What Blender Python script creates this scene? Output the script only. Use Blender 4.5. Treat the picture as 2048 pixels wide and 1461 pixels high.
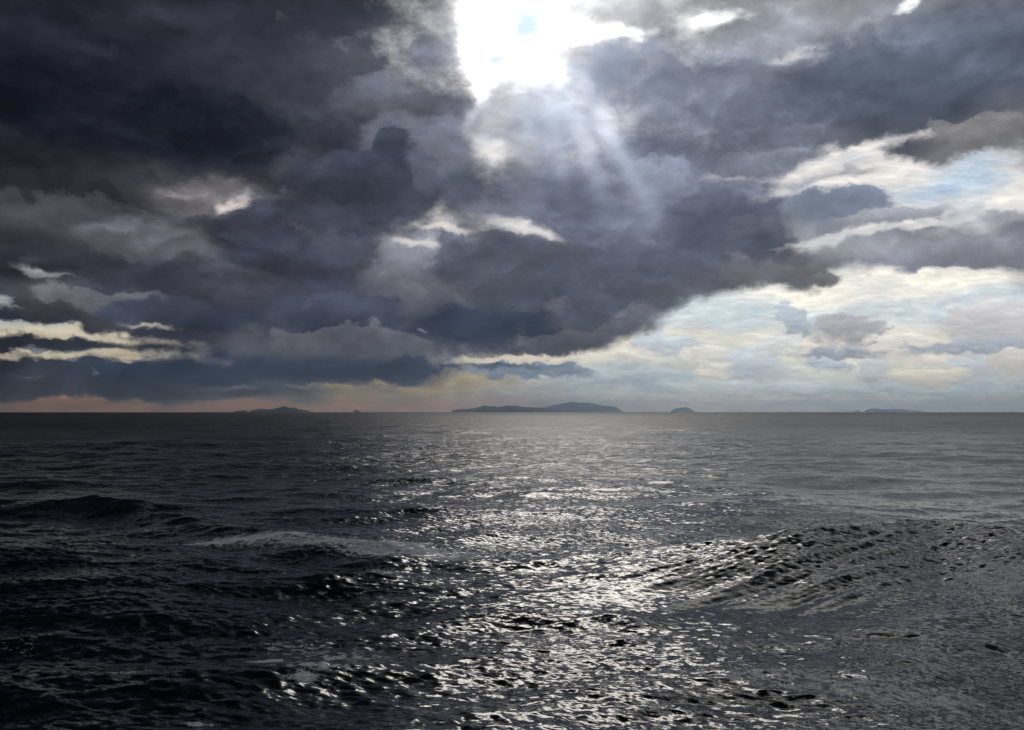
import bpy, bmesh, math, random
import numpy as np
from mathutils import Vector, Matrix

for o in list(bpy.data.objects):
    bpy.data.objects.remove(o, do_unlink=True)
scene = bpy.context.scene
R = math.radians

# ------------------------------------------------------------------ camera
CAM_H = 6.0                      # metres above the mean sea level (upper deck of a ferry)
PITCH = 3.25                     # degrees up
FPX = 1653.0                     # focal length in pixels of a 2048 px wide frame
cam_data = bpy.data.cameras.new('camera')
cam_data.sensor_width = 36.0
cam_data.lens = 36.0 * FPX / 2048.0
cam_data.clip_start = 0.1
cam_data.clip_end = 200000.0
cam = bpy.data.objects.new('camera', cam_data)
cam.location = (0.0, 0.0, CAM_H)
cam.rotation_euler = (R(90.0 + PITCH), 0.0, 0.0)
scene.collection.objects.link(cam)
scene.camera = cam

# ------------------------------------------------------------------ exposure
vs = scene.view_settings
vs.view_transform = 'Standard'
vs.look = 'None'
vs.exposure = -1.0
vs.gamma = 1.0
vs.use_curve_mapping = False

# ------------------------------------------------------------------ sun
SUN_AZ, SUN_EL = 4.3, 28.5       # degrees: azimuth right of the +Y axis, elevation
sun_data = bpy.data.lights.new('sun', 'SUN')
sun_data.energy = 0.5
sun_data.angle = R(13.0)
sun_data.color = (1.0, 0.93, 0.83)
sun = bpy.data.objects.new('sun', sun_data)
SUN_DIR = Vector((math.sin(R(SUN_AZ)) * math.cos(R(SUN_EL)), math.cos(R(SUN_AZ)) * math.cos(R(SUN_EL)), math.sin(R(SUN_EL))))
sun.rotation_euler = SUN_DIR.to_track_quat('Z', 'Y').to_euler()
sun.location = SUN_DIR * 300.0
scene.collection.objects.link(sun)

# ------------------------------------------------------------------ node helpers
class NT:
    """small expression builder over a node tree"""
    def __init__(self, tree):
        self.t = tree
    def node(self, kind, **kw):
        n = self.t.nodes.new(kind)
        for k, v in kw.items():
            setattr(n, k, v)
        return n
    def put(self, sock, v):
        if isinstance(v, bpy.types.NodeSocket):
            self.t.links.new(v, sock)
        else:
            if hasattr(sock.default_value, '__len__') and not hasattr(v, '__len__'):
                v = [v] * len(sock.default_value)
            if hasattr(sock.default_value, '__len__') and len(sock.default_value) == 4 and len(v) == 3:
                v = (*v, 1.0)
            sock.default_value = v
    def m(self, op, a, b=None, c=None, clamp=False):
        n = self.node('ShaderNodeMath', operation=op, use_clamp=clamp)
        for s, v in zip(n.inputs, (a, b, c)):
            if v is not None:
                self.put(s, v)
        return n.outputs[0]
    def v(self, op, a, b=None, c=None, scale=None):
        n = self.node('ShaderNodeVectorMath', operation=op)
        for s, x in zip(n.inputs, (a, b, c)):
            if x is not None:
                self.put(s, x)
        if scale is not None:
            self.put(n.inputs['Scale'], scale)
        return n.outputs['Value'] if op in ('DOT_PRODUCT', 'LENGTH', 'DISTANCE') else n.outputs['Vector']
    def add(self, a, b): return self.m('ADD', a, b)
    def sub(self, a, b): return self.m('SUBTRACT', a, b)
    def mul(self, a, b): return self.m('MULTIPLY', a, b)
    def mad(self, a, b, c): return self.m('MULTIPLY_ADD', a, b, c)
    def noise(self, vec, scale, detail=5.0, rough=0.5, dist=0.0, lac=2.0, color=False):
        n = self.node('ShaderNodeTexNoise', noise_dimensions='3D')
        self.put(n.inputs['Vector'], vec)
        n.inputs['Scale'].default_value = scale
        n.inputs['Detail'].default_value = detail
        n.inputs['Roughness'].default_value = rough
        n.inputs['Lacunarity'].default_value = lac
        n.inputs['Distortion'].default_value = dist
        return n.outputs['Color'] if color else n.outputs[0]
    def voro(self, vec, scale, detail=2.0, rough=0.5, smooth=0.4):
        n = self.node('ShaderNodeTexVoronoi', voronoi_dimensions='3D', feature='SMOOTH_F1')
        self.put(n.inputs['Vector'], vec)
        n.inputs['Scale'].default_value = scale
        n.inputs['Detail'].default_value = detail
        n.inputs['Roughness'].default_value = rough
        n.inputs['Smoothness'].default_value = smooth
        return n.outputs['Distance']
    def step(self, x, lo, hi, kind='SMOOTHSTEP', a=0.0, b=1.0):
        n = self.node('ShaderNodeMapRange', interpolation_type=kind)
        self.put(n.inputs['Value'], x)
        for i, v in enumerate((lo, hi, a, b)):
            self.put(n.inputs[i + 1], v)
        return n.outputs[0]
    def mix(self, f, a, b):
        n = self.node('ShaderNodeMix', data_type='RGBA')
        self.put(n.inputs['Factor'], f)
        self.put(n.inputs[6], a)
        self.put(n.inputs[7], b)
        return n.outputs[2]

def mix_vec(nt, f, a, b):
    n = nt.node('ShaderNodeMix', data_type='VECTOR', factor_mode='UNIFORM')
    nt.put(n.inputs[0], f)
    nt.put(n.inputs[4], a)
    nt.put(n.inputs[5], b)
    return n.outputs[1]

def lin(c):
    """sRGB 0..255 to linear"""
    return tuple(((x / 255.0) / 12.92 if x <= 10.3 else (((x / 255.0) + 0.055) / 1.055) ** 2.4) for x in c)

# ------------------------------------------------------------------ sky
# every feature of the sky sits at a world direction; aim() gives that direction for a
# bearing measured on the photograph
CR = Matrix.Rotation(R(PITCH), 3, 'X')
def aim(px, py):
    return (CR @ Vector((px - 1024.0, FPX, 730.5 - py))).normalized()

world = bpy.data.worlds.new('World')
world.use_nodes = True
wt = world.node_tree
wt.nodes.clear()
W = NT(wt)
tc = W.node('ShaderNodeTexCoord')
D = tc.outputs['Generated']

def gauss(d, px, py, rx, ry, rot=0.0):
    c = aim(px, py)
    e1 = Vector((c.y, -c.x, 0)).normalized()
    e2 = e1.cross(c).normalized()
    if e2.z < 0: e2 = -e2
    a = R(rot)
    u = (e1 * math.cos(a) + e2 * math.sin(a)) * (FPX / rx)
    w = (-e1 * math.sin(a) + e2 * math.cos(a)) * (FPX / ry)
    s = W.v('DOT_PRODUCT', d, tuple(u))
    t = W.v('DOT_PRODUCT', d, tuple(w))
    q = W.mad(t, t, W.mul(s, s))
    return W.m('POWER', math.exp(-1.0), q)

def grouped(name, vec, out_kinds, fn, base=None):
    """runs fn(direction socket) inside a node group of its own and returns the group's outputs"""
    global W
    keep = W
    g = bpy.data.node_groups.new(name, 'ShaderNodeTree')
    g.interface.new_socket('Direction', in_out='INPUT', socket_type='NodeSocketVector')
    if base is not None:
        g.interface.new_socket('Base', in_out='INPUT', socket_type='NodeSocketVector')
    for i, k in enumerate(out_kinds):
        g.interface.new_socket('Result %d' % i, in_out='OUTPUT', socket_type=k)
    W = NT(g)
    gi, go = W.node('NodeGroupInput'), W.node('NodeGroupOutput')
    res = fn(gi.outputs[0]) if base is None else fn(gi.outputs[0], gi.outputs[1])
    for i, r in enumerate(res):
        g.links.new(r, go.inputs[i])
    W = keep
    n = W.node('ShaderNodeGroup')
    n.node_tree = g
    W.put(n.inputs[0], vec)
    if base is not None:
        W.put(n.inputs[1], base)
    return list(n.outputs)[:len(out_kinds)]

def blobsum(name, d, blobs, base=0.0):
    """sum of soft patches placed at bearings"""
    def fn(dd):
        acc = base
        for px, py, rx, ry, rot, wgt in blobs:
            acc = W.mad(gauss(dd, px, py, rx, ry, rot), wgt, acc)
        return [acc]
    return grouped(name, d, ['NodeSocketFloat'], fn)[0]

def palette(name, d, pts, floor_col, floor_w=0.002):
    """distance-weighted blend of colours placed at bearings"""
    tw, tcol = floor_w, tuple(x * floor_w for x in floor_col)
    for i in range(0, len(pts), 24):
        def fn(dd, part=pts[i:i + 24]):
            sw, sc = 0.0, (0.0, 0.0, 0.0)
            for (px, py, rx, ry, rot, col) in part:
                g = gauss(dd, px, py, rx, ry, rot)
                c = lin(col) if isinstance(col[0], int) else col
                sw = W.add(g, sw)
                sc = W.v('ADD', W.v('SCALE', c, scale=g), sc)
            return [sw, sc]
        sw, sc = grouped(name, d, ['NodeSocketFloat', 'NodeSocketVector'], fn)
        tw, tcol = W.add(sw, tw), W.v('ADD', sc, tcol)
    return W.v('SCALE', tcol, scale=W.m('DIVIDE', 1.0, tw))

def axes(px, py, rx, ry, rot):
    c = aim(px, py)
    e1 = Vector((c.y, -c.x, 0)).normalized()
    e2 = e1.cross(c).normalized()
    if e2.z < 0: e2 = -e2
    a = R(rot)
    return tuple((e1 * math.cos(a) + e2 * math.sin(a)) * (FPX / rx)), tuple((-e1 * math.sin(a) + e2 * math.cos(a)) * (FPX / ry))

def billow_mask(d, px, py, rx, ry, rot, top, belly):
    """one rounded cloud head: firm shoulder, belly that melts away; returns mask and height inside it"""
    u, w = axes(px, py, rx, ry, rot)
    s, t = W.v('DOT_PRODUCT', d, u), W.v('DOT_PRODUCT', d, w)
    q = W.mad(t, t, W.mul(s, s))
    soft = W.step(t, -0.7, 0.45, 'LINEAR', belly, top)
    return W.step(q, W.add(1.0, soft), W.sub(1.0, soft)), t

def billows(name, d, base, items):
    """cloud heads laid one in front of the other over the deck"""
    for i in range(0, len(items), 12):
        def fn(dd, col, part=items[i:i + 12]):
            for it in part:
                px, py, rx, ry, rot, c = it[:6]
                top, belly = it[6:] if len(it) > 6 else (0.28, 0.9)
                m, t = billow_mask(dd, px, py, rx, ry, rot, top, belly)
                lit = W.v('SCALE', lin(c), scale=W.step(t, -0.8, 1.0, 'LINEAR', 0.84, 1.32))
                col = mix_vec(W, m, col, lit)
            return [col]
        dk = W.v('MULTIPLY_ADD', base, (1e-9, 1e-9, 1e-9), d)      # keeps the evaluation in sequence
        base = grouped(name, dk, ['NodeSocketVector'], fn, base)[0]
    return base

def billow_cover(name, d, items):
    def fn(dd):
        free = 1.0
        for it in items:
            top, belly = it[6:] if len(it) > 6 else (0.28, 0.9)
            m, t = billow_mask(dd, *it[:5], top, belly)
            free = W.mul(W.sub(1.0, m), free)
        return [W.sub(1.0, free)]
    return grouped(name, d, ['NodeSocketFloat'], fn)[0]

flat = W.v('MULTIPLY', D, (1.0, 1.0, 1.5))
def off(vec, o): return W.v('ADD', vec, o)
def centred(vec, scale, detail, rough):
    sp, cb = W.node('ShaderNodeSeparateColor'), W.node('ShaderNodeCombineXYZ')
    W.put(sp.inputs[0], W.noise(vec, scale, detail, rough, color=True))
    for i in range(3):
        W.put(cb.inputs[i], sp.outputs[i])
    return W.v('SUBTRACT', cb.outputs[0], (0.5, 0.5, 0.5))
UP = Vector((0.0, -0.25, 0.97)).normalized()
def lumps(vec, scale, detail, rough, eps):
    """a billowing height field and its fall towards the sun"""
    a = W.noise(vec, scale, detail, rough)
    b = W.noise(W.v('ADD', vec, tuple(UP * eps)), scale, detail, rough)
    return a, W.sub(a, b)
def edges(f, slope, t, amp, soft, tail, lo=-0.01, hi=0.05, bright=0.75):
    """front lump with a dark upper rim against the brighter cloud behind it"""
    inside = W.step(W.sub(f, t), W.mul(soft, -1.0), soft)
    dark = W.mul(inside, W.step(f, t, t + tail, 'LINEAR', -1.0, 0.0))
    light = W.mul(W.sub(1.0, inside), W.step(f, t - tail, t, 'SMOOTHSTEP', 0.0, bright))
    return W.mul(W.mul(W.add(dark, light), W.step(slope, lo, hi)), amp)
# domain warps: A broad and billowing, B finer
wb = centred(off(flat, (7.3, 1.1, 4.2)), 13.0, 7, 0.62)
DB = W.v('MULTIPLY_ADD', wb, (0.085, 0.085, 0.05), D)
DC = W.v('MULTIPLY_ADD', wb, (0.05, 0.05, 0.04), D)
DS = W.v('MULTIPLY_ADD', wb, (0.014, 0.014, 0.008), D)

# ---- cloud heads, back to front: bearing x, y, half width, half height, tilt, colour of the body (, firmness above, below)
wl = centred(off(flat, (5.9, 3.7, 0.8)), 17.0, 7, 0.62)
DL = W.v('MULTIPLY_ADD', wl, (0.075, 0.075, 0.065), W.v('MULTIPLY_ADD', wb, (0.03, 0.03, 0.024), D))
HEADS = [
 (430,262,200,62,0,(37,40,50),.7,.9), (150,170,190,90,0,(40,42,50),.9,.95), (790,205,110,44,0,(96,98,109)), (905,145,62,72,0,(100,102,114)), (850,285,120,60,0,(108,110,122)), (985,255,46,46,0,(150,150,160),.7,.9),
 (420,395,100,34,0,(102,100,104),.8,.9), (560,415,70,30,0,(84,84,92)), (720,385,128,78,-6,(60,62,74)), (790,300,42,42,0,(66,69,82)), (850,352,32,34,0,(84,86,98)), (660,340,60,40,0,(64,66,78)),
 (1030,322,46,22,0,(142,142,150)), (945,368,54,48,0,(86,89,102)), (1260,165,130,75,-12,(118,124,140),.45,.9), (1430,235,140,95,0,(112,117,133),.8,.9), (1850,150,240,90,0,(87,94,109),.8,.9), (1560,330,110,34,0,(112,115,127)), (1580,268,74,26,0,(100,104,117)),
 (1200,400,140,72,0,(110,115,135)), (1300,365,74,36,0,(120,125,143)), (1330,490,140,56,0,(96,100,116)), (1440,452,112,72,0,(82,86,101)), (1500,480,60,40,0,(86,89,102)), (860,530,130,70,0,(112,114,122),.5,.9), (590,482,150,80,0,(61,63,74)), (690,500,70,50,0,(70,72,83)),
 (904,484,30,46,0,(86,89,102),.2,.9), (960,535,96,58,0,(74,76,88)), (1080,545,135,62,0,(79,81,92)), (1190,592,190,62,0,(77,80,92)), (1340,594,56,46,0,(85,87,97)), (1290,640,60,30,0,(88,89,96)),
 (80,382,120,30,0,(50,51,56)), (150,445,160,44,0,(66,66,72)), (300,490,120,40,0,(82,82,89),.5,.9), (390,565,170,44,0,(67,69,79)), (110,520,150,22,0,(58,60,67)), (200,600,120,26,0,(88,89,95)), (330,632,140,32,0,(61,65,78)),
 (700,625,120,34,0,(66,70,86)), (620,668,96,26,0,(96,97,104)), (760,690,120,26,-8,(90,92,100)), (1000,656,140,40,-6,(47,53,69)), (1150,678,120,24,4,(80,81,88)), (500,742,280,28,0,(53,62,78),.5,.9), (870,737,240,16,0,(56,64,80)),
]
SCUD = [(130,628,84,16,-16,(58,60,64)), (58,600,18,32,10,(60,62,66)), (1600,545,64,28,-8,(102,101,105)), (1648,552,30,15,0,(112,110,112)), (1690,415,96,40,-4,(122,130,147)), (1930,506,130,30,0,(136,138,148)),
 (1880,250,26,15,0,(118,118,122)), (1965,258,100,24,0,(132,130,131),.5,.9), (1800,430,120,20,4,(152,154,162),.6,.9), (2010,445,120,16,0,(168,168,174),.6,.9)]
# ---- where the deck is open
HOLES = [
 (1060,-110,90,100,0,1.5), (1340,-200,240,70,6,1.2), (1800,-330,300,80,0,1.1), (1250,-380,240,80,0,.9),  # unseen gaps above the view, added to brighten the sea's reflections
 (955,30,30,80,0,1.3), (1035,68,58,58,0,1.5), (1010,0,66,40,0,.9), (1190,62,84,15,-2,1.2), (1090,138,44,24,-20,.8), (978,170,22,34,0,.7), (1430,42,50,18,10,0.8), (985,290,34,40,0,0.40),
 (480,406,26,16,20,0.72), (455,420,16,10,40,.5), (390,388,46,16,0,0.34), (880,452,60,7,2,0.75), (1075,470,60,16,-18,0.75), (1030,455,50,16,0,.5), (812,484,22,8,-15,0.62), (850,492,20,8,-30,.45), (870,420,20,36,-30,.3),
 (1740,300,150,15,12,0.75), (1790,325,70,14,-14,0.7), (1930,350,120,26,12,0.9), (1720,362,90,13,6,0.7), (1480,362,90,9,0,.3), (2010,392,120,24,0,0.9), (1660,290,30,10,0,.4),
 (1860,448,170,12,5,0.75), (1650,478,120,9,8,.4), (1800,560,200,28,0,1.1), (1500,608,110,30,14,1.0), (1430,650,44,24,30,.7), (1800,640,420,50,0,1.6), (1780,720,460,70,0,2.0), (1345,726,140,16,8,1.0), (1200,748,200,20,3,1.1),
 (1600,790,600,50,0,2.0), (30,655,130,10,-4,0.85), (150,672,150,10,-2,.8), (90,706,200,10,0,.85), (260,712,50,12,0,.6), (300,655,50,5,0,.5), (0,605,50,14,0,0.7), (90,536,44,5,0,.5), (1070,720,150,8,3,0.85), (60,744,60,5,0,.5), (190,742,12,5,0,.5),
 (400,824,900,17,0,2.0), (1000,880,1500,50,0,3.0), (820,792,180,12,0,0.6), (860,662,14,7,-20,.5), (1830,8,28,14,0,.6), (480,776,36,4,0,.55), (610,770,30,5,0,.6), (690,776,36,5,0,.6), (820,770,30,7,0,.6), (870,782,26,5,0,.55), (760,768,20,4,0,.5), (1250,655,110,26,6,-.55), (850,735,200,10,0,-.4), (1150,690,90,12,6,-.4),
 (1560,112,70,12,0,.28), (1550,385,60,14,10,.45), (1790,400,220,70,0,.30), (1640,330,120,30,0,.25), (900,440,90,16,0,.25), (1010,300,40,30,0,.2),
 (1930,520,90,12,0,-.7), (1900,495,90,14,0,-.7), (1600,545,60,18,-10,-.8),
]
cov = blobsum('cloud_gaps', DB, [(a,b,c,d,e,-w) for a,b,c,d,e,w in HOLES], 1.0)
ed = W.noise(off(flat, (2.2, 5.1, 8.3)), 11.0, 8, 0.62)
cov = W.mad(W.sub(ed, 0.5), 1.5, cov)
scud = billow_cover('scud_cover', DL, SCUD)
near = W.m('POWER', math.exp(-1.0), W.mul(W.m('ARCCOSINE', W.v('DOT_PRODUCT', D, tuple(aim(1075, 0)))), 1.0 / 0.10))
alpha = W.step(cov, W.mad(near, -0.65, 0.10), W.mad(near, 1.4, 0.80))
alpha = W.m('MAXIMUM', alpha, scud)

# ---- air and bright cloud far behind the deck
BG = [
 (60, 814, 420, 11, 0, (192,140,96)), (760, 814, 420, 11, 0, (200,148,104)),
 (1500, 806, 300, 26, 0, (212,205,190)), (1980, 800, 300, 30, 0, (200,192,182)),
 (1100, 800, 120, 30, 0, (165,165,160)),
 (90, 672, 190, 26, 0, (208,200,180)), (180, 716, 190, 18, 0, (200,190,168)),
 (20, 640, 90, 16, 0, (165,178,185)), (160,745,200,18,0,(100,110,118)), (450,780,300,20,0,(84,92,100)),
 (770,776,180,22,0,(172,152,112)),
 (1450, 610, 90, 40, -20, (208,222,230)), (1620, 570, 160, 40, 0, (255,250,238)),
 (1600, 636, 160, 18, 0, (210,221,226)), (1640, 700, 200, 40, 0, (238,231,214)), (1950, 630, 140, 25, 0, (204,216,224)),
 (1900, 720, 200, 45, 0, (224,219,208)), (1900, 770, 200, 26, 0, (190,198,198)), (1250, 760, 140, 36, 0, (178,190,194)),
 (1500, 755, 140, 30, 0, (196,208,210)), (1260, 700, 130, 22, 10, (240,232,216)), (1060, 715, 120, 14, 0, (224,214,194)),
 (1080,-150,200,120,0,(2.2,2.12,2.05)), (1450,-250,300,150,0,(1.7,1.66,1.62)), (1000, 70, 120, 110, 0, (2.1,2.05,1.98)), (1180, 60, 110, 60, 0, (1.6,1.57,1.53)), (1430, 40, 60, 30, 0, (1.1,1.1,1.08)),  # entries above the view: unseen bright sky added for the sea's sheen
 (1056, 58, 34, 26, -20, (0.66,0.80,0.95)), (1010,112,16,12,0,(0.70,0.85,0.97)),
 (1800, 330, 180, 60, 0, (232,229,226)), (1935, 345, 40, 40, 30, (160,192,222)), (1890,380,60,12,0,(165,198,228)),
 (2000, 400, 120, 24, 0, (238,235,230)), (1750, 470, 180, 40, 0, (226,222,218)), (480,410,80,40,0,(210,200,196)),
 (860,475,120,40,0,(225,218,212)), (1080,475,100,40,0,(222,218,216)), (1000,290,100,60,0,(230,226,224)),
]
bg = palette('far_air', DB, BG, lin((150,152,158)))
fl2 = W.v('MULTIPLY', DS, (1.0, 1.0, 2.6))
fC, sC = lumps(fl2, 17.0, 6, 0.5, 0.009)
fD, sD = lumps(off(fl2, (1.7, 3.1, 9.4)), 42.0, 5, 0.52, 0.004)
be = W.add(edges(fC, sC, 0.54, 0.07, 0.05, 0.14), edges(fD, sD, 0.55, 0.08, 0.05, 0.12))
be = W.mad(W.add(sC, sD), 0.9, be)
bg = W.v('MULTIPLY', bg, mix_vec(W, W.m('MAXIMUM', W.step(fC, 0.48, 0.68), W.mul(W.step(fD, 0.48, 0.70), 0.8)), (1.10, 1.09, 1.06), (0.84, 0.87, 0.91)))
CUMULUS = [(1230,752,120,16,0,(178,186,190),.5,.9), (1060,741,130,15,0,(118,132,146),.4,.9), (1560,778,130,14,0,(198,203,203),.6,.9), (1850,780,200,12,0,(184,194,197),.6,.9),
 (1330,692,62,26,0,(198,207,212)), (1400,715,50,24,0,(218,216,206)), (1440,742,44,18,0,(228,222,206)), (1505,728,62,34,0,(198,206,211)), (1585,642,26,42,25,(180,189,198)), (1560,690,40,20,0,(214,216,212)), (1660,694,54,30,0,(222,214,202)),
 (1705,662,66,30,-10,(172,171,175)), (1690,707,84,11,0,(158,163,171),.4,.8), (1655,728,36,14,0,(182,191,200)), (1800,690,60,26,0,(222,217,208)), (1990,650,84,42,-8,(200,198,198)), (1960,692,110,12,0,(170,176,185),.4,.8), (1945,738,52,28,0,(194,199,203)), (2030,720,40,24,0,(208,204,196)), (1748,744,27,26,0,(190,195,199)), (1860,756,64,18,0,(216,209,192)),
 (110,674,170,13,0,(206,196,172),.3,.6), (40,692,130,8,0,(134,144,152),.5,.9), (240,716,76,14,0,(188,176,152),.3,.6), (60,716,120,12,0,(204,194,170),.3,.7)]
wm = centred(off(flat, (3.3, 0.9, 7.7)), 44.0, 5, 0.62)
DM = W.v('MULTIPLY_ADD', wm, (0.085, 0.085, 0.034), W.v('MULTIPLY_ADD', wl, (0.03, 0.03, 0.02), D))
bg = billows('far_cumulus', DM, bg, CUMULUS)
bg = W.v('SCALE', bg, scale=W.m('EXPONENT', be))
blue = W.step(blobsum('blue_patch', DB, [(1056,56,46,26,-20,1.0), (1010,112,22,10,0,0.9)]), 0.20, 0.85)
bg = mix_vec(W, W.mul(blue, 0.8), bg, (0.64, 0.82, 0.98))

# ---- the grey deck
wa = centred(flat, 6.5, 6, 0.52)
DA = W.v('MULTIPLY_ADD', wa, (0.125, 0.125, 0.09), D)
DECK = [
 (150,-750,650,420,0,(36,38,44)), (-700,150,420,420,0,(46,48,55)), (-500,-500,500,500,0,(38,40,46)),  # unseen dark cloud above and left, added to darken the sea's reflections
 (1500,-110,220,90,0,(150,152,160)), (1900,-120,220,110,0,(104,108,120)),
 (300,-260,420,220,0,(34,36,42)), (820,-260,160,200,0,(70,73,82)), (1420,-430,330,170,0,(0.95,0.94,0.93)), (1960,-450,340,190,0,(0.80,0.80,0.82)),  # unseen cloud overhead: left darkened, right whitened to steer the sea's reflections
 (60,60,140,110,0,(44,46,52)), (100,190,170,90,0,(36,38,46)), (40,290,140,50,0,(50,51,56)), (300,60,160,90,0,(58,60,68)),
 (450,140,150,70,0,(52,54,62)), (430,262,170,38,0,(36,40,50)), (230,335,140,40,0,(70,70,76)), (80,378,120,40,0,(52,53,58)),
 (560,100,120,80,0,(66,68,78)), (750,50,120,60,0,(70,72,84)), (830,120,90,50,0,(92,96,106)), (920,110,60,70,0,(128,130,140)),
 (760,190,100,40,0,(100,102,112)), (600,210,90,60,0,(62,64,74)), (690,130,70,40,0,(84,86,96)), (890,260,80,50,0,(112,114,126)),
 (985,250,60,60,0,(168,168,176)), (700,310,90,40,0,(78,80,92)), (594,288,40,34,0,(132,131,134)), (700,395,110,50,0,(58,60,72)),
 (420,392,90,28,0,(112,110,112)), (90,440,140,40,0,(66,66,72)), (290,480,120,40,0,(86,86,92)), (570,500,120,70,0,(60,62,74)),
 (440,570,150,40,0,(68,70,80)), (150,530,150,26,0,(60,62,70)), (190,580,150,26,0,(84,86,94)), (330,625,160,36,0,(62,66,80)),
 (730,530,60,50,0,(92,94,104)), (830,525,76,50,0,(126,128,136)), (700,620,130,36,0,(68,72,88)), (760,680,130,24,0,(90,92,100)),
 (560,690,110,24,0,(84,86,94)), (500,738,240,22,0,(54,64,80)), (850,732,240,18,0,(50,58,74)), (650,762,200,12,0,(82,86,92)), (960,560,90,50,0,(70,72,84)),
 (1060,540,70,40,0,(84,86,96)), (1000,655,130,26,-5,(46,52,68)), (1180,590,120,46,0,(74,76,88)), (1150,680,90,18,0,(88,88,94)),
 (1300,620,70,40,0,(98,98,106)), (1180,340,110,60,0,(132,138,156)), (1080,250,80,60,0,(168,176,192)), (1260,170,90,60,0,(122,128,144)),
 (1330,290,100,70,-30,(96,102,122)), (1490,150,110,80,0,(124,128,140)), (1240,430,120,60,0,(102,106,126)), (1080,400,80,40,0,(114,116,130)),
 (1440,465,100,60,0,(76,80,96)), (1320,360,60,40,0,(134,138,154)), (1560,240,110,40,0,(120,122,132)), (1700,170,120,60,0,(98,102,116)),
 (1900,160,140,70,0,(80,88,104)), (1950,30,140,50,0,(86,92,104)), (1520,30,90,40,0,(146,150,158)), (1290,25,110,34,0,(168,168,172)),
 (1830,235,150,26,10,(102,104,112)), (1570,335,110,40,0,(112,114,126)), (1700,410,90,36,0,(126,134,150)), (1620,470,120,30,0,(156,158,164)),
 (1560,540,100,28,0,(104,102,106)), (1930,505,110,28,0,(138,140,150)), (1970,260,90,26,0,(132,130,130)), (1830,380,100,20,0,(180,178,178)),
]
deck = palette('cloud_deck', DA, DECK, lin((110,113,122)))
vb = W.v('MULTIPLY_ADD', wb, (0.05, 0.05, 0.05), flat)
fA, sA = lumps(vb, 4.5, 6, 0.46, 0.03)
fB, sB = lumps(off(vb, (4.4, 2.2, 6.6)), 10.0, 6, 0.46, 0.014)
deck = billows('cloud_heads', DL, deck, HEADS)
deck = billows('scud', DL, deck, SCUD)
vis = W.noise(off(flat, (9.1, 0.4, 3.3)), 6.0, 3, 0.5)
v1 = W.step(vis, 0.40, 0.62)
soft2 = W.step(vis, 0.65, 0.35, 'LINEAR', 0.014, 0.062)
e = W.mul(edges(fA, sA, 0.54, 0.28, soft2, 0.18), v1)
e = W.mad(edges(fB, sB, 0.53, 0.24, soft2, 0.16), v1, e)
# rounded billows: lit shoulders, dark bellies
g1, q1 = lumps(W.v('MULTIPLY_ADD', wa, (0.05, 0.05, 0.04), off(flat, (1.3, 8.2, 5.5))), 8.5, 3.0, 0.45, 0.03)
e = W.mad(q1, 1.6, e)
e = W.mad(W.step(g1, 0.32, 0.66), -0.35, W.add(e, 0.17))
e = W.mad(W.mad(sB, 1.5, sA), 1.5, e)
grain = W.noise(vb, 52.0, 3, 0.6)
e = W.mad(W.sub(grain, 0.5), 0.45, e)
deck = W.v('SCALE', deck, scale=W.m('EXPONENT', e))
cov = W.m('MAXIMUM', cov, W.mul(scud, 0.8))
thin = W.step(cov, 1.05, 0.30, 'SMOOTHSTEP', 0.0, 1.0)
deck = W.v('SCALE', deck, scale=W.mad(W.mul(thin, thin), W.mad(near, 2.2, 0.7), W.mad(near, 0.5, 1.0)))
deck = W.v('MAXIMUM', W.v('SUBTRACT', deck, (0.011, 0.011, 0.011)), (0.004, 0.004, 0.005))

# ---- sunbeams in the moist air below the gap
BEAMS = [(1212,255,18,130,27,.27), (1160,262,20,130,20,.22), (1108,262,20,105,11,.13), (1060,252,18,85,3,.06), (1268,345,24,105,28,.09), (1128,205,95,75,0,.05),
 (900,772,12,46,-7,.045), (955,776,14,42,-4,.04), (1040,772,16,48,0,.022), (1100,772,22,48,2,.04), (60,762,26,50,-24,.03), (140,768,30,40,-22,.03)]
beam = blobsum('beam_reach', D, BEAMS, 0.0)
BEAM = W.v('SCALE', (0.84, 0.95, 1.12), scale=beam)

SKY_GAIN = 2.0                   # undoes the -1 stop of exposure
def background(col):
    n = W.node('ShaderNodeBackground')
    W.put(n.inputs['Color'], col)
    n.inputs['Strength'].default_value = SKY_GAIN
    return n.outputs[0]
out = W.node('ShaderNodeOutputWorld')
mixs, adds = W.node('ShaderNodeMixShader'), W.node('ShaderNodeAddShader')
W.put(mixs.inputs[0], alpha)
wt.links.new(background(bg), mixs.inputs[1])
wt.links.new(background(deck), mixs.inputs[2])
wt.links.new(mixs.outputs[0], adds.inputs[0])
wt.links.new(background(BEAM), adds.inputs[1])
wt.links.new(adds.outputs[0], out.inputs['Surface'])
scene.world = world
world.cycles.sampling_method = 'NONE'
# ------------------------------------------------------------------ helpers for objects
def link(o, parent=None):
    scene.collection.objects.link(o)
    if parent is not None:
        o.parent = parent
    return o

def mesh_object(name, verts, faces, mat, smooth=True):
    me = bpy.data.meshes.new(name)
    verts = np.asarray(verts, dtype=np.float32)
    faces = np.asarray(faces, dtype=np.int32)
    n, k = faces.shape
    me.vertices.add(len(verts))
    me.vertices.foreach_set('co', verts.ravel())
    me.loops.add(n * k)
    me.loops.foreach_set('vertex_index', faces.ravel())
    me.polygons.add(n)
    me.polygons.foreach_set('loop_start', np.arange(0, n * k, k, dtype=np.int32))
    me.polygons.foreach_set('loop_total', np.full(n, k, dtype=np.int32))
    me.polygons.foreach_set('use_smooth', np.full(n, smooth))
    me.update(calc_edges=True)
    me.materials.append(mat)
    return link(bpy.data.objects.new(name, me))

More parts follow.
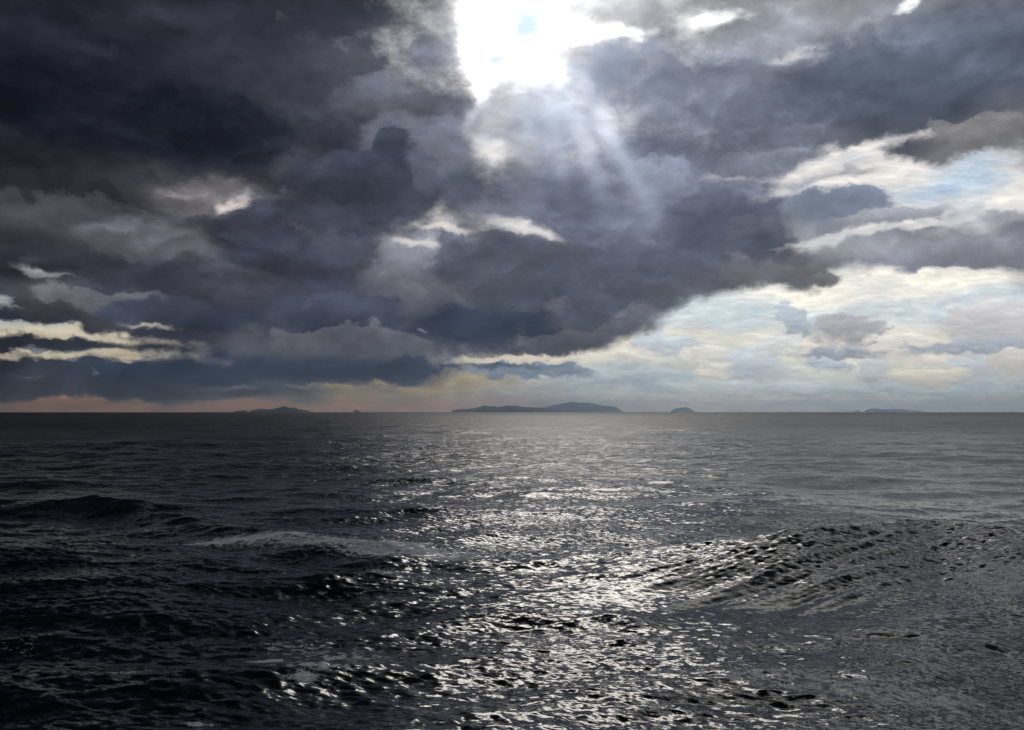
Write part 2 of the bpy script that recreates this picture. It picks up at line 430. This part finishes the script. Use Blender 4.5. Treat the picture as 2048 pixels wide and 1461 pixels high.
def new_mat(name):
    m = bpy.data.materials.new(name)
    m.use_nodes = True
    m.node_tree.nodes.clear()
    nt = NT(m.node_tree)
    o = nt.node('ShaderNodeOutputMaterial')
    return m, nt, o

def on_sea(px, py, h=0.0):
    """point at height h above the mean sea seen at that bearing"""
    d = aim(px, py)
    t = (h - CAM_H) / d.z
    return (d.x * t, d.y * t)

# ------------------------------------------------------------------ waves
def wave_tile(L, N, lam_lo, lam_hi, slope_rms, wind_deg, spread, seed, power=4.0, chop=0.8):
    """periodic patch of wind waves (height, sideways drift) from a filtered random spectrum"""
    rng = np.random.default_rng(seed)
    k1 = 2 * np.pi * np.fft.fftfreq(N, L / N)
    kx, ky = np.meshgrid(k1, k1, indexing='xy')
    k = np.hypot(kx, ky); k[0, 0] = 1.0
    th = np.arctan2(ky, kx) - np.radians(wind_deg)
    amp = k ** (-power / 2.0) * (0.12 + np.abs(np.cos(th)) ** spread)
    lo, hi = 2 * np.pi / lam_hi, 2 * np.pi / lam_lo
    amp *= 1 / (1 + np.exp(-(np.log(k / lo)) * 8)) * 1 / (1 + np.exp((np.log(k / hi)) * 8))
    amp[0, 0] = 0
    z = amp * np.fft.fft2(rng.standard_normal((N, N)))
    sx = np.fft.ifft2(1j * kx * z).real
    sy = np.fft.ifft2(1j * ky * z).real
    g = slope_rms / np.sqrt((sx ** 2 + sy ** 2).mean())
    h = np.fft.ifft2(z).real * g
    dx = np.fft.ifft2(1j * kx / k * z).real * g * chop
    dy = np.fft.ifft2(1j * ky / k * z).real * g * chop
    return np.stack([dx, dy, h], -1).astype(np.float32)

def sample_tile(tile, L, x, y):
    N = tile.shape[0]
    u, v = (x / L * N) % N, (y / L * N) % N
    i, j = np.floor(u).astype(np.int32), np.floor(v).astype(np.int32)
    fu, fv = (u - i)[:, None].astype(np.float32), (v - j)[:, None].astype(np.float32)
    i %= N; j %= N
    i2, j2 = (i + 1) % N, (j + 1) % N
    return (tile[j, i] * (1 - fu) + tile[j, i2] * fu) * (1 - fv) + (tile[j2, i] * (1 - fu) + tile[j2, i2] * fu) * fv

def smooth01(x, a, b):
    t = np.clip((x - a) / (b - a), 0, 1)
    return t * t * (3 - 2 * t)

WIND = 250.0
az = np.concatenate([np.linspace(-41, 41, 900), np.arange(44, 318, 4.0)])
az = np.radians(az)
rr = [0.6]
while rr[-1] < 45000.0:
    r = rr[-1]
    if r < 11: dr = 0.4 if r < 9 else 0.12
    else: dr = max(0.04, 0.0014 * r ** 1.25)
    if r > 2500: dr = max(dr, r * 0.06)
    rr.append(r + dr)
rr = np.array(rr)
A, RR = np.meshgrid(az, rr)
X0, Y0 = (RR * np.sin(A)).ravel(), (RR * np.cos(A)).ravel()
rad = RR.ravel()

# turbulent wake: breaking ridges trailing off the ship's stern
RIDGES = [  # crest line (bearing x, bearing y, crest height), near face length, back length
 ([(900,1150,0), (1000,1135,.10), (1120,1118,.28), (1300,1106,.60), (1500,1090,1.0), (1700,1062,1.35), (1850,1044,1.55), (1950,1060,1.45), (2060,1090,1.2), (2300,1150,.9), (2700,1250,0)], 3.3, 2.6),
 ([(820,1100,0), (920,1085,.16), (1050,1062,.34), (1200,1048,.44), (1290,1058,.32), (1420,1075,0)], 1.5, 1.4),
 ([(0,1030,0), (120,1008,.18), (200,996,.34), (330,1020,.30), (450,1050,.28), (650,1080,.30), (850,1112,.22), (1000,1130,.12), (1080,1140,0)], 1.7, 1.7),
 ([(-400,1200,0), (-200,1130,.4), (60,1100,.50), (250,1085,.34), (420,1105,0)], 2.4, 2.6),
 ([(480,1165,0), (640,1145,.34), (735,1138,.40), (820,1162,0)], 1.0, .8),
 ([(1120,1240,0), (1215,1222,.17), (1265,1230,.19), (1330,1245,0)], .5, .45),
 ([(1500,1290,0), (1700,1270,.08), (1900,1250,.14), (2100,1230,.1), (2300,1210,0)], 1.3, 1.3),
]
near_i = np.where((rad < 140) & (np.abs(((A.ravel() + np.pi) % (2 * np.pi)) - np.pi) < np.radians(48)))[0]
nx, ny = X0[near_i], Y0[near_i]
wake = np.zeros(len(near_i)); face = np.zeros(len(near_i)); rough = np.zeros(len(near_i))
for pts, wn, wb_ in RIDGES:
    P = np.array([(*on_sea(px, py, h), h) for px, py, h in pts])
    t = np.linspace(0, len(P) - 1, 60)
    P = np.stack([np.interp(t, np.arange(len(P)), P[:, c]) for c in range(3)], -1)
    ker = np.ones(7) / 7
    P = np.stack([np.convolve(np.pad(P[:, c], 3, mode='edge'), ker, 'valid') for c in range(3)], -1)
    P[0, 2] = P[-1, 2] = 0.0
    pad = 4.2 * wn
    k = np.where((nx > P[:, 0].min() - pad) & (nx < P[:, 0].max() + pad) & (ny > P[:, 1].min() - pad) & (ny < P[:, 1].max() + pad))[0]
    x, y = nx[k], ny[k]
    best = np.full(len(k), 1e9); hh = np.zeros(len(k)); side = np.zeros(len(k)); tot = np.full(len(k), 1e-30)
    for i in range(0, len(P) - 1, 2):
        a, b = P[i], P[min(i + 2, len(P) - 1)]
        ex, ey = b[0] - a[0], b[1] - a[1]
        s = np.clip(((x - a[0]) * ex + (y - a[1]) * ey) / (ex * ex + ey * ey + 1e-9), 0, 1)
        qx, qy = x - a[0] - s * ex, y - a[1] - s * ey
        d = np.hypot(qx, qy)
        best = np.minimum(best, d)
        g = np.exp(-d * (3.2 / wn))                              # neighbouring stretches of the crest blend
        tot += g
        hh += g * (a[2] + (b[2] - a[2]) * s)
        side += g * (qx * a[0] + qy * a[1]) / math.hypot(a[0], a[1])
    hh /= tot; side /= tot
    far_side = 0.5 + 0.5 * np.tanh(side / (0.35 * wn))          # 1 beyond the crest, 0 on the camera's side
    w = wn + (wb_ - wn) * far_side
    prof = np.exp(-(best / w) ** 1.35) - 0.28 * np.exp(-((best - 2.0 * wn) / (0.8 * wn)) ** 2) * (1 - far_side)
    wake[k] += hh * prof
    if wn > 2.6:
        face[k] = np.maximum(face[k], np.exp(-((best - 1.0 * wn) / (1.2 * wn)) ** 2) * (1 - far_side) * smooth01(hh, .3, .7))
    rough[k] = np.maximum(rough[k], np.exp(-(best / (0.7 * w)) ** 2) * smooth01(hh, .05, .3))

def patch(pts):
    """soft patches on the water: (bearing x, bearing y, half width m, half depth m, weight)"""
    acc = np.zeros(len(nx))
    for px, py, wx, wy, g in pts:
        cx, cy = on_sea(px, py)
        acc += g * np.exp(-((nx - cx) / wx) ** 2 - ((ny - cy) / wy) ** 2)
    return acc
slick = np.clip(patch([(1350,1200,4.5,2.0,.7), (1600,1225,5.0,1.8,.9), (1050,1165,2.5,2.0,.3), (1900,1260,2.5,1.2,.6)]), 0, 1)
# foam streaks and rafts
FOAM = [(430,1085,2.2,1.6,.85), (560,1085,2.6,1.3,.75), (680,1098,2.2,1.1,1.0), (780,1112,2.2,1.1,.95), (900,1125,2.6,1.3,.7), (760,1150,.9,.6,.8),
 (600,1275,1.4,.9,.45), (700,1300,1.2,.7,.55), (540,1312,.5,.25,.9), (620,1345,.45,.35,.9), (640,1325,1.2,.3,.7), (400,1432,.45,.10,1.0), (470,1448,.5,.12,.9), (520,1458,.5,.1,.8), (250,1340,1.0,.5,.35),
 (1900,1105,2.6,1.2,.50), (1650,1095,2.4,1.2,.45), (1980,1190,2.0,.9,.75), (2040,1215,1.6,.8,.7), (1750,1120,2.0,1.0,.4),
 (1240,1245,1.4,.7,.5), (1500,1350,1.6,.8,.48), (1700,1370,1.8,.9,.48), (1900,1400,1.6,.8,.5), (1300,1400,1.6,.8,.40), (1150,1330,1.4,.7,.35), (1600,1440,1.6,.6,.48), (960,1320,1.0,.5,.42), (1800,1310,1.5,.7,.42), (20,1300,1.6,.8,.25), (1000,1440,1.0,.5,.3)]
foam = np.clip(patch(FOAM), 0, 1)

BANDS = [  # tile size, shortest, longest wave, slope, spread, fade-out distances
 (149.0, 5.0, 34.0, 0.065, 2.0, (700, 2400)),
 (43.0, 1.2, 5.5, 0.085, 1.6, (130, 420)),
 (11.3, 0.18, 1.1, 0.11, 1.2, (35, 95)),
]
disp = np.zeros((len(rad), 3), np.float32)
lod = np.zeros((len(rad), 3), np.float32)
boost = np.ones(len(rad)); calm = np.zeros(len(rad))
boost[near_i] = (1.0 + 0.6 * rough) * (1 - 0.5 * face)
calm[near_i] = slick
for bi, (L, lo, hi, sl, sp, (f0, f1)) in enumerate(BANDS):
    tile = wave_tile(L, 512, lo, hi, sl, WIND + (0, 18, -10)[bi], sp, 11 + bi)
    fade = 1 - smooth01(rad, f0, f1)
    lod[:, bi] = 1 - fade
    on = np.where(fade > 0)[0]
    # two copies turned against each other hide the repeat
    x, y = X0[on], Y0[on]
    c, s = math.cos(0.6), math.sin(0.6)
    q = sample_tile(tile, L, x, y) * 0.75
    q2 = sample_tile(tile, L * 1.37, c * x + s * y + 17, -s * x + c * y + 5)
    q2 = np.stack([c * q2[:, 0] - s * q2[:, 1], s * q2[:, 0] + c * q2[:, 1], q2[:, 2]], -1) * 0.7
    amp = fade[on]
    if bi == 1: amp = amp * boost[on] * (1 - 0.75 * calm[on])
    if bi == 2: amp = amp * np.minimum(boost[on], 1.0) ** 1.6 * (1 - 0.85 * calm[on])
    disp[on] += (q + q2) * amp[:, None].astype(np.float32)
disp[near_i, 2] += wake.astype(np.float32)
# long streaks drawn down the smooth face of the wake wave
st = wave_tile(9.0, 512, 0.10, 1.6, 0.20, 90, 0.0, 77, chop=0.0)
fx, fy = on_sea(1720, 1090, .9); gx, gy = on_sea(1180, 1215, 0)
ux, uy = np.array([gx - fx, gy - fy]) / np.hypot(gx - fx, gy - fy)
al, ac = nx * ux + ny * uy, -nx * uy + ny * ux
disp[near_i, 2] += (sample_tile(st, 9.0, ac * 1.0, al * 0.10)[:, 2] * face * 1.3).astype(np.float32)

V = np.stack([X0, Y0, np.zeros_like(X0)], -1).astype(np.float32) + disp
nr, na = RR.shape
idx = np.arange(nr * na).reshape(nr, na)
nxt = np.roll(idx, -1, axis=1)
F = np.stack([idx[:-1], nxt[:-1], nxt[1:], idx[1:]], -1).reshape(-1, 4)

m, nt, o = new_mat('sea_water')
geo = nt.node('ShaderNodeNewGeometry')
P = geo.outputs['Position']
at = nt.node('ShaderNodeAttribute', attribute_name='lod')
sep = nt.node('ShaderNodeSeparateXYZ'); nt.put(sep.inputs[0], at.outputs['Vector'])
af = nt.node('ShaderNodeAttribute', attribute_name='foam')
acalm = nt.node('ShaderNodeAttribute', attribute_name='calm')
ca, sa = math.cos(R(WIND)), math.sin(R(WIND))
# coordinates along the wind (x) and along the crests (y)
along = nt.v('DOT_PRODUCT', P, (ca, sa, 0)); across = nt.v('DOT_PRODUCT', P, (-sa, ca, 0))
cx = nt.node('ShaderNodeCombineXYZ'); nt.put(cx.inputs[0], along); nt.put(cx.inputs[1], nt.mul(across, 0.42))
Q = cx.outputs[0]
def slope(scale, detail, gain, z):
    c = nt.noise(nt.v('ADD', Q, (z * 3.1, z * 1.7, z)), scale, detail, 0.62, color=True)
    return nt.v('MULTIPLY', nt.v('SUBTRACT', c, (0.5, 0.5, 0.5)), (gain, gain, 0.0))
gust = nt.step(nt.noise(P, 0.035, 3, 0.5), 0.35, 0.65, 'LINEAR', 0.5, 1.4)
calmf = nt.sub(1.0, nt.mul(acalm.outputs['Fac'], 0.6))
sl = nt.v('SCALE', slope(6.0, 4, 1.25, 1.0), scale=nt.mul(calmf, gust))
sl = nt.v('ADD', sl, nt.v('SCALE', slope(1.9, 2, .95, 2.0), scale=sep.outputs[2]))
sl = nt.v('ADD', sl, nt.v('SCALE', slope(0.55, 2, 0.65, 3.0), scale=sep.outputs[1]))
sl = nt.v('ADD', sl, nt.v('SCALE', slope(0.11, 2, 0.35, 4.0), scale=sep.outputs[0]))
# back from wind axes to world axes
ss = nt.node('ShaderNodeSeparateXYZ'); nt.put(ss.inputs[0], sl)
wx = nt.sub(nt.mul(ss.outputs[0], ca), nt.mul(ss.outputs[1], sa))
wy = nt.add(nt.mul(ss.outputs[0], sa), nt.mul(ss.outputs[1], ca))
cn = nt.node('ShaderNodeCombineXYZ'); nt.put(cn.inputs[0], wx); nt.put(cn.inputs[1], wy)
N = nt.v('NORMALIZE', nt.v('ADD', geo.outputs['Normal'], cn.outputs[0]))
water = nt.node('ShaderNodeBsdfPrincipled')
water.inputs['Base Color'].default_value = (0.0025, 0.0040, 0.0060, 1)
# waves too far off to be modelled widen the highlight instead
nt.put(water.inputs['Roughness'], nt.mad(sep.outputs[2], 0.17, nt.mad(sep.outputs[1], 0.14, nt.mad(sep.outputs[0], 0.11, 0.09))))
water.inputs['IOR'].default_value = 1.333
nt.put(water.inputs['Normal'], N)
# foam: lacy rafts, threads and bubbles
fz = nt.v('MULTIPLY', P, (1.0, 1.0, 0.0))
wf = nt.v('MULTIPLY_ADD', nt.noise(fz, 1.3, 5, 0.62, color=True), (0.9, 0.9, 0.0), fz)
lace = nt.m('ABSOLUTE', nt.sub(nt.noise(wf, 1.7, 6, 0.6), 0.5))
raft = nt.noise(wf, 4.5, 9, 0.70)
bub = nt.noise(fz, 26.0, 3, 0.6)
fcov = nt.mad(nt.sub(0.06, lace), 3.2, nt.mad(nt.sub(raft, 0.5), 2.0, nt.mul(nt.sub(bub, 0.5), 1.1)))
fcov = nt.mad(af.outputs['Fac'], 0.95, nt.sub(fcov, 0.49))
fm = nt.mul(nt.step(fcov, 0.0, 0.16, 'SMOOTHSTEP', 0.0, 0.85), nt.step(af.outputs['Fac'], 0.05, 0.25))
fb = nt.node('ShaderNodeBsdfPrincipled')
nt.put(fb.inputs['Base Color'], nt.mix(nt.step(nt.noise(fz, 9.0, 5, 0.65), 0.35, 0.65), (0.34, 0.36, 0.38), (0.75, 0.76, 0.77)))
nt.put(fb.inputs['Normal'], N)
fb.inputs['Roughness'].default_value = 0.7
ms = nt.node('ShaderNodeMixShader')
nt.put(ms.inputs[0], fm)
m.node_tree.links.new(water.outputs[0], ms.inputs[1]); m.node_tree.links.new(fb.outputs[0], ms.inputs[2])
m.node_tree.links.new(ms.outputs[0], o.inputs['Surface'])

sea = mesh_object('sea', V, F, m)
sea['kind'] = 'structure'
sea['label'] = 'dark choppy sea with ship wake, sun glitter and foam streaks'
me = sea.data
a = me.attributes.new('lod', 'FLOAT_VECTOR', 'POINT'); a.data.foreach_set('vector', lod.ravel())
ff = np.zeros(len(rad), np.float32); ff[near_i] = foam
a = me.attributes.new('foam', 'FLOAT', 'POINT'); a.data.foreach_set('value', ff)
a = me.attributes.new('calm', 'FLOAT', 'POINT'); a.data.foreach_set('value', calm.astype(np.float32))

# ------------------------------------------------------------------ islands
m_isl, nt, o = new_mat('island_scrub_and_rock')
geo = nt.node('ShaderNodeNewGeometry')
n1 = nt.noise(geo.outputs['Position'], 0.004, 6, 0.6)
bs = nt.node('ShaderNodeBsdfPrincipled')
nt.put(bs.inputs['Base Color'], nt.mix(nt.step(n1, 0.42, 0.62), (0.035, 0.045, 0.028), (0.13, 0.12, 0.10)))
bs.inputs['Roughness'].default_value = 0.9
m_isl.node_tree.links.new(bs.outputs[0], o.inputs['Surface'])

def island(profile, km, label, depth=0.45, seed=1):
    """ridge of land: profile is (bearing x, height in bearing units over the horizon line)"""
    D0 = km * 1000.0
    s = D0 / FPX
    prof = np.array(profile, float)
    x0, x1 = prof[0, 0], prof[-1, 0]
    cxm = (0.5 * (x0 + x1) - 1024.0) * s
    half = 0.5 * (x1 - x0) * s
    rng = np.random.default_rng(seed)
    nu, nv = max(30, int((x1 - x0) * 1.1)), 17
    u = np.linspace(-1, 1, nu); v = np.linspace(-1, 1, nv)
    top = np.interp((u + 1) / 2 * (x1 - x0) + x0, prof[:, 0], prof[:, 1]) * s + 4.0
    dep = max(half * depth, 120.0)
    rid = np.cumsum(rng.normal(0, 0.05, nu)); rid -= np.linspace(rid[0], rid[-1], nu)
    gul = rng.normal(0, 0.10, (nv, nu))                          # gullies and spurs down the slopes
    gul = (gul + np.roll(gul, 1, 0) + np.roll(gul, 1, 1)) / 2
    verts = []
    for j, vv in enumerate(v):
        t = abs(vv)
        for i, uu in enumerate(u):
            edge = math.sqrt(max(0.0, 1 - uu ** 4))
            h = top[i] * (1 - t ** 1.4) * (1 + (gul[j, i] * min(1.0, 3 * t) - 0.12 * t if 0 < t < 1 else 0))
            y = (vv + rid[i] * 0.5 * (1 - t)) * dep * (0.25 + 0.75 * edge)
            verts.append((uu * half, y, h - 6.0 if t < 1 else -6.0))
    faces = [(j * nu + i, j * nu + i + 1, (j + 1) * nu + i + 1, (j + 1) * nu + i) for j in range(nv - 1) for i in range(nu - 1)]
    ob = mesh_object('island', verts, faces, m_isl)
    ob.location = (cxm, D0, 0)
    ob['label'] = label
    ob['category'] = 'island'
    ob['group'] = 'islands along the horizon'
    return ob

island([(470,1.5),(474,3),(480,3.2),(488,4.8),(494,3.5),(498,0)], 17.0, 'tiny dark islet just off the left end of the peaked blue island', .6, 3)
island([(499,0),(505,4),(514,6.5),(522,7.5),(534,6.5),(545,5.8),(553,8),(562,10.5),(571,13),(576,11),(581,9),(590,9.3),(600,6.5),(608,5),(616,3.6),(625,0)], 17.5, 'dark blue island with a single pointed peak, left on the horizon', .45, 4)
island([(707,0),(710,4),(714,4.6),(718,3.5),(720,0)], 18.0, 'speck of an islet alone on the orange horizon', .6, 5)
island([(902,0),(908,4.5),(918,6.5),(930,6),(940,7.5),(950,8),(960,11),(970,14.5),(978,12),(988,12.5),(994,10.5),(1004,11),(1014,13.5),(1026,12.8),(1034,13.2),(1044,10.8),(1058,9.8),(1072,9),(1085,8.5),(1100,7),(1115,3),(1125,0)], 24.0, 'long dark jagged island in front of the sun glitter', .3, 6)
island([(1068,0),(1080,8.5),(1092,10.5),(1105,13.5),(1118,15.5),(1130,18.5),(1142,20.8),(1152,19.8),(1160,18.2),(1174,19.5),(1184,17.5),(1196,15),(1208,12.8),(1222,12),(1230,10.5),(1238,6),(1246,0)], 40.0, 'tall pale hazy island right of the jagged dark one', .4, 7)
island([(1339,0),(1343,3.5),(1350,7.8),(1362,9.2),(1372,10.6),(1379,7.5),(1385,4),(1388,0)], 44.0, 'small pale blue island with a domed flat top', .6, 8)
island([(1706,0),(1708,3.6),(1713,4.2),(1717,3.4),(1719,0)], 43.0, 'low pale islet beside the long flat island, far right', .6, 9)
island([(1729,0),(1732,4.5),(1738,7.2),(1750,7.2),(1762,5.8),(1774,5.2),(1788,6.2),(1802,5.6),(1816,4.2),(1824,3.4),(1836,3),(1846,2),(1848,0)], 43.5, 'long low flat-topped pale island on the right horizon', .4, 10)

# ------------------------------------------------------------------ haze
HB = 45500.0
hm, nt, o = new_mat('sea_haze')
pv = nt.node('ShaderNodeVolumePrincipled')
pv.inputs['Color'].default_value = (0.64, 0.80, 1.0, 1)
pv.inputs['Density'].default_value = 3.3e-5
pv.inputs['Anisotropy'].default_value = 0.85
hm.node_tree.links.new(pv.outputs[0], o.inputs['Volume'])
hv = [(x, y, z) for z in (-4.0, 530.0) for y in (-HB, HB) for x in (-HB, HB)]
hf = [(0,2,3,1), (4,5,7,6), (0,1,5,4), (2,6,7,3), (0,4,6,2), (1,3,7,5)]
haze = mesh_object('haze', hv, hf, hm, smooth=False)
haze['kind'] = 'stuff'
haze['label'] = 'pale sea haze in the air towards the horizon'

# ------------------------------------------------------------------ render settings
cy = scene.cycles
cy.use_adaptive_sampling = True
cy.adaptive_threshold = 0.05
cy.adaptive_min_samples = 20
cy.max_bounces = 4
cy.volume_bounces = 1
cy.glossy_bounces = 3
